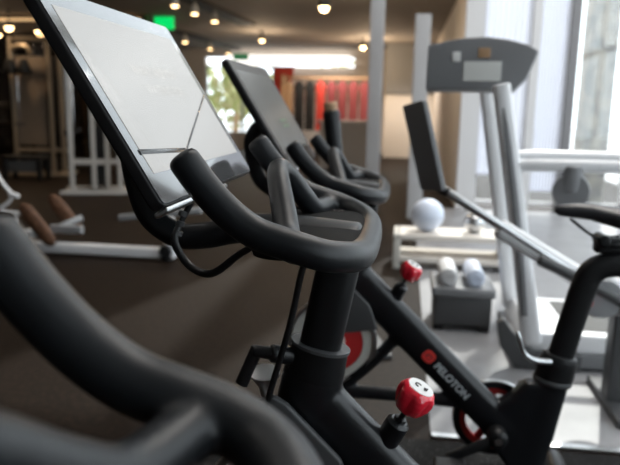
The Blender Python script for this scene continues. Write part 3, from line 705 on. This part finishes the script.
# second machine: monitor on a long silver mast
t = thing('rowing_machine', 'blurred rowing machine with a dark monitor on a slanting silver arm', 'rowing machine', (0, 2.98, 0))
b = bm_new(); tube(b, [(.165, 0, .985), (.5, 0, .785), (.95, 0, .515)], [.02, .022, .026], 14, 3, .3); obj('monitor_arm', b, 'silver', t)
b = bm_new(); tube(b, [(.45, .03, .80), (.88, .03, .555)], .045, 16, 0, .3, ry=.05, sq=3); obj('support_beam', b, 'whitemetal', t)
R = Matrix.Translation((.085, 0, 1.165)) @ Matrix.Rotation(math.radians(-15), 4, 'Y') @ Matrix.Rotation(math.radians(24), 4, 'Z')
b = bm_new(); prism(b, roundrect(.22, .40, .015), -.012, .012, .004, 'YZ'); k = obj('monitor', b, 'consoledark', t); k.data.transform(R)
b = bm_new(); prism(b, roundrect(.2, .37, .01), .012, .014, .0005, 'YZ'); k2 = obj('monitor_face', b, 'display_dim', k); k2.data.transform(R)
b = bm_new(); tube(b, [(.15, 0, 1.03), (.165, 0, .98), (.2, 0, .965)], .022, 12, 3, .4); obj('monitor_joint', b, 'plastic', t)
b = bm_new(); lathe(b, [(.03, -.06), (.085, -.055), (.1, -.02), (.1, .02), (.085, .055), (.03, .06)], (.9, 0, .52), (0, 1, 0), 36); obj('flywheel_cage', b, 'greymetal', t)
b = bm_new(); tube(b, [(.62, -.05, .68), (.78, -.05, .61), (1.0, -.05, .50)], .026, 12, 3, .4); obj('handle', b, 'darkmetal', t)
b = bm_new(); box(b, (.95, -.05, .44), (2.6, .05, .5), .012); obj('seat_rail', b, 'silver', t)
for x in (1.0, 2.4):
    b = bm_new(); box(b, (x-.04, -.05, .02), (x+.04, .05, .45), .01); box(b, (x-.05, -.25, 0), (x+.05, .25, .04), .01); obj('leg', b, 'darkmetal', t)
b = bm_new(); box(b, (.79, -.12, .50), (.84, -.06, .54), .01); obj('foot_strap', b, 'redmatte', t)

# storage behind the row: low black bench with pale towels, beige shelf
t = thing('low_bench', 'low dark grey bench on the pale floor behind the second bike', 'bench', (.40, 4.05, 0))
b = bm_new(); box(b, (-.2, -.2, .22), (.18, .2, .28), .02); obj('bench_top', b, 'consoledark', t)
b = bm_new(); box(b, (-.18, -.18, .04), (.16, .18, .22), .01); obj('bench_box', b, 'darkmetal', t)
for sx in (-1, 1):
    b = bm_new(); box(b, (sx*.14-.03-.01, -.16, 0), (sx*.14+.03-.01, .16, .05), .008); obj('foot', b, 'plastic', t)
for k, (x, mm, lb) in enumerate(((-.1, 'wallwhite', 'white rolled towel on the low grey bench, left one'), (.06, 'bluepale', 'pale blue rolled towel on the low grey bench, right one'))):
    b = bm_new(); tube(b, [(x, -.15, .335), (x, .15, .335)], .055, 20, 0, .2); annulus(b, (x, -.164, .335), (0, 1, 0), .02, .03, .01, 20); o = obj('towel', b, mm); o.location = (.40, 4.05, 0); tag(o, lb, 'towel')
t = thing('storage_shelf', 'beige storage shelf low in the blurred background beyond the red knobs', 'shelf', (.42, 5.6, 0))
for z in (.06, .25): 
    b = bm_new(); box(b, (-.45, -.2, z), (.45, .2, z+.05), .01); obj('shelf_board', b, 'wallbeige', t)
for sx in (-1, 1):
    b = bm_new(); box(b, (sx*.45-.03, -.2, 0), (sx*.45+.03, .2, .30), .01); obj('side_panel', b, 'ivory', t)
for x, r_, z, mm, lb in ((-.2, .14, .30, 'bluepale', 'large pale blue exercise ball on the beige shelf'), (.2, .09, .30, 'silver', 'small silver ball on the beige shelf')):
    b = bm_new(); lathe(b, [(r_*math.sin(PI*k/16), r_-r_*math.cos(PI*k/16)) for k in range(17)], (0, 0, 0), (0, 0, 1), 28); tube(b, [(0, -r_*.99, r_), (0, -r_*1.02, r_)], .012, 8, 0, .1); o = obj('exercise_ball', b, mm); o.location = (.42+x, 5.6, z); tag(o, lb, 'ball')

# speckled mat
b = bm_new(); prism(b, roundrect(2.2, .78, .03, .1, 2.1), 0, .006, 0, 'XY'); tag(obj('floor_mat', b, 'speckmat', None, False), 'dark speckled mat under the second bike', 'mat')

# ------------------------------------------------------------------ light
w = bpy.data.worlds.new('world'); scene.world = w; w.use_nodes = True
bg = w.node_tree.nodes['Background']
sky = w.node_tree.nodes.new('ShaderNodeTexSky'); sky.sky_type = 'HOSEK_WILKIE' if False else 'PREETHAM'
w.node_tree.nodes.remove(sky)
bg.inputs['Color'].default_value = (.88, .94, 1, 1); bg.inputs['Strength'].default_value = 3.3
def light(name, kind, loc, energy, color, rot=None, size=None, sizey=None, angle=None, spot=None):
    l = bpy.data.lights.new(name, kind); l.energy = energy; l.color = color
    if kind == 'AREA': l.shape = 'RECTANGLE'; l.size = size; l.size_y = sizey or size
    elif kind == 'SUN': l.angle = angle
    else: l.shadow_soft_size = size or .08
    if spot: l.spot_size = spot; l.spot_blend = .6
    o = bpy.data.objects.new(name, l); col.objects.link(o); o.location = loc
    if rot is not None: o.rotation_euler = rot
    return o
def aim(d): return Vector(d).normalized().to_track_quat('-Z', 'Y').to_euler()
light('sun', 'SUN', (5, 15, 10), 4.5, (1, .96, .9), aim((-.2, -.7, -.7)), angle=.02)
for x, y, e in ((-4.5, 10, 60), (-7, 10.5, 70), (-8.5, 8, 40), (-3.5, 15, 60), (-2, 17.6, 220), (.1, 16.5, 200), (-2.9, 7.2, 60)):  # some stand in for track lamps, others added to brighten wall, counter and machine
    light('track_and_fill_spot', 'SPOT', (x, y, CZ-.1), e, (1, .72, .45) if x < -2.5 else (1, .9, .8), (0, 0, 0), .1, spot=math.radians(130))
for p_, e_ in (((-1.24, 9.6, 2.45), 45), ((-3.4, 15.4, 2.5), 40), ((-1., 17, 2.5), 70), ((-8.9, 12.2, 2.75), 25)): light('pendant_glow', 'POINT', p_, e_, (1, .75, .5), None, .12)
for x, y in ((-4, 5), (-4, 1), (1.2, 2), (1.4, 4.2), (2.4, 6)):  # overhead fill lights added out of view, without fixtures
    light('fill_area_light', 'AREA', (x, y, HZ-.05), 35 if x < 1.3 else 110, (1, .95, .9), (0, 0, 0), 1.5, .4)

# ------------------------------------------------------------------ camera
cd = bpy.data.cameras.new('camera'); cam = bpy.data.objects.new('camera', cd); col.objects.link(cam)
yaw, pitch, roll = math.radians(8.1), math.radians(10.9), math.radians(1.0)
f = Vector((-math.sin(yaw)*math.cos(pitch), math.cos(yaw)*math.cos(pitch), -math.sin(pitch)))
r = Vector((math.cos(yaw), math.sin(yaw), 0)); u = r.cross(f)
r2 = r*math.cos(roll)+u*math.sin(roll); u2 = u*math.cos(roll)-r*math.sin(roll)
mw = Matrix((r2, u2, -f)).transposed().to_4x4(); mw.translation = (0, 0, 1.33); cam.matrix_world = mw
cd.sensor_width = 36; cd.lens = 650/620*36; cd.clip_start = .02
cd.dof.use_dof = True; cd.dof.focus_distance = .93; cd.dof.aperture_fstop = 4.4
scene.camera = cam
scene.view_settings.view_transform = 'Standard'; scene.view_settings.look = 'None'
scene.view_settings.exposure = 0; scene.view_settings.gamma = 1; scene.view_settings.use_curve_mapping = False
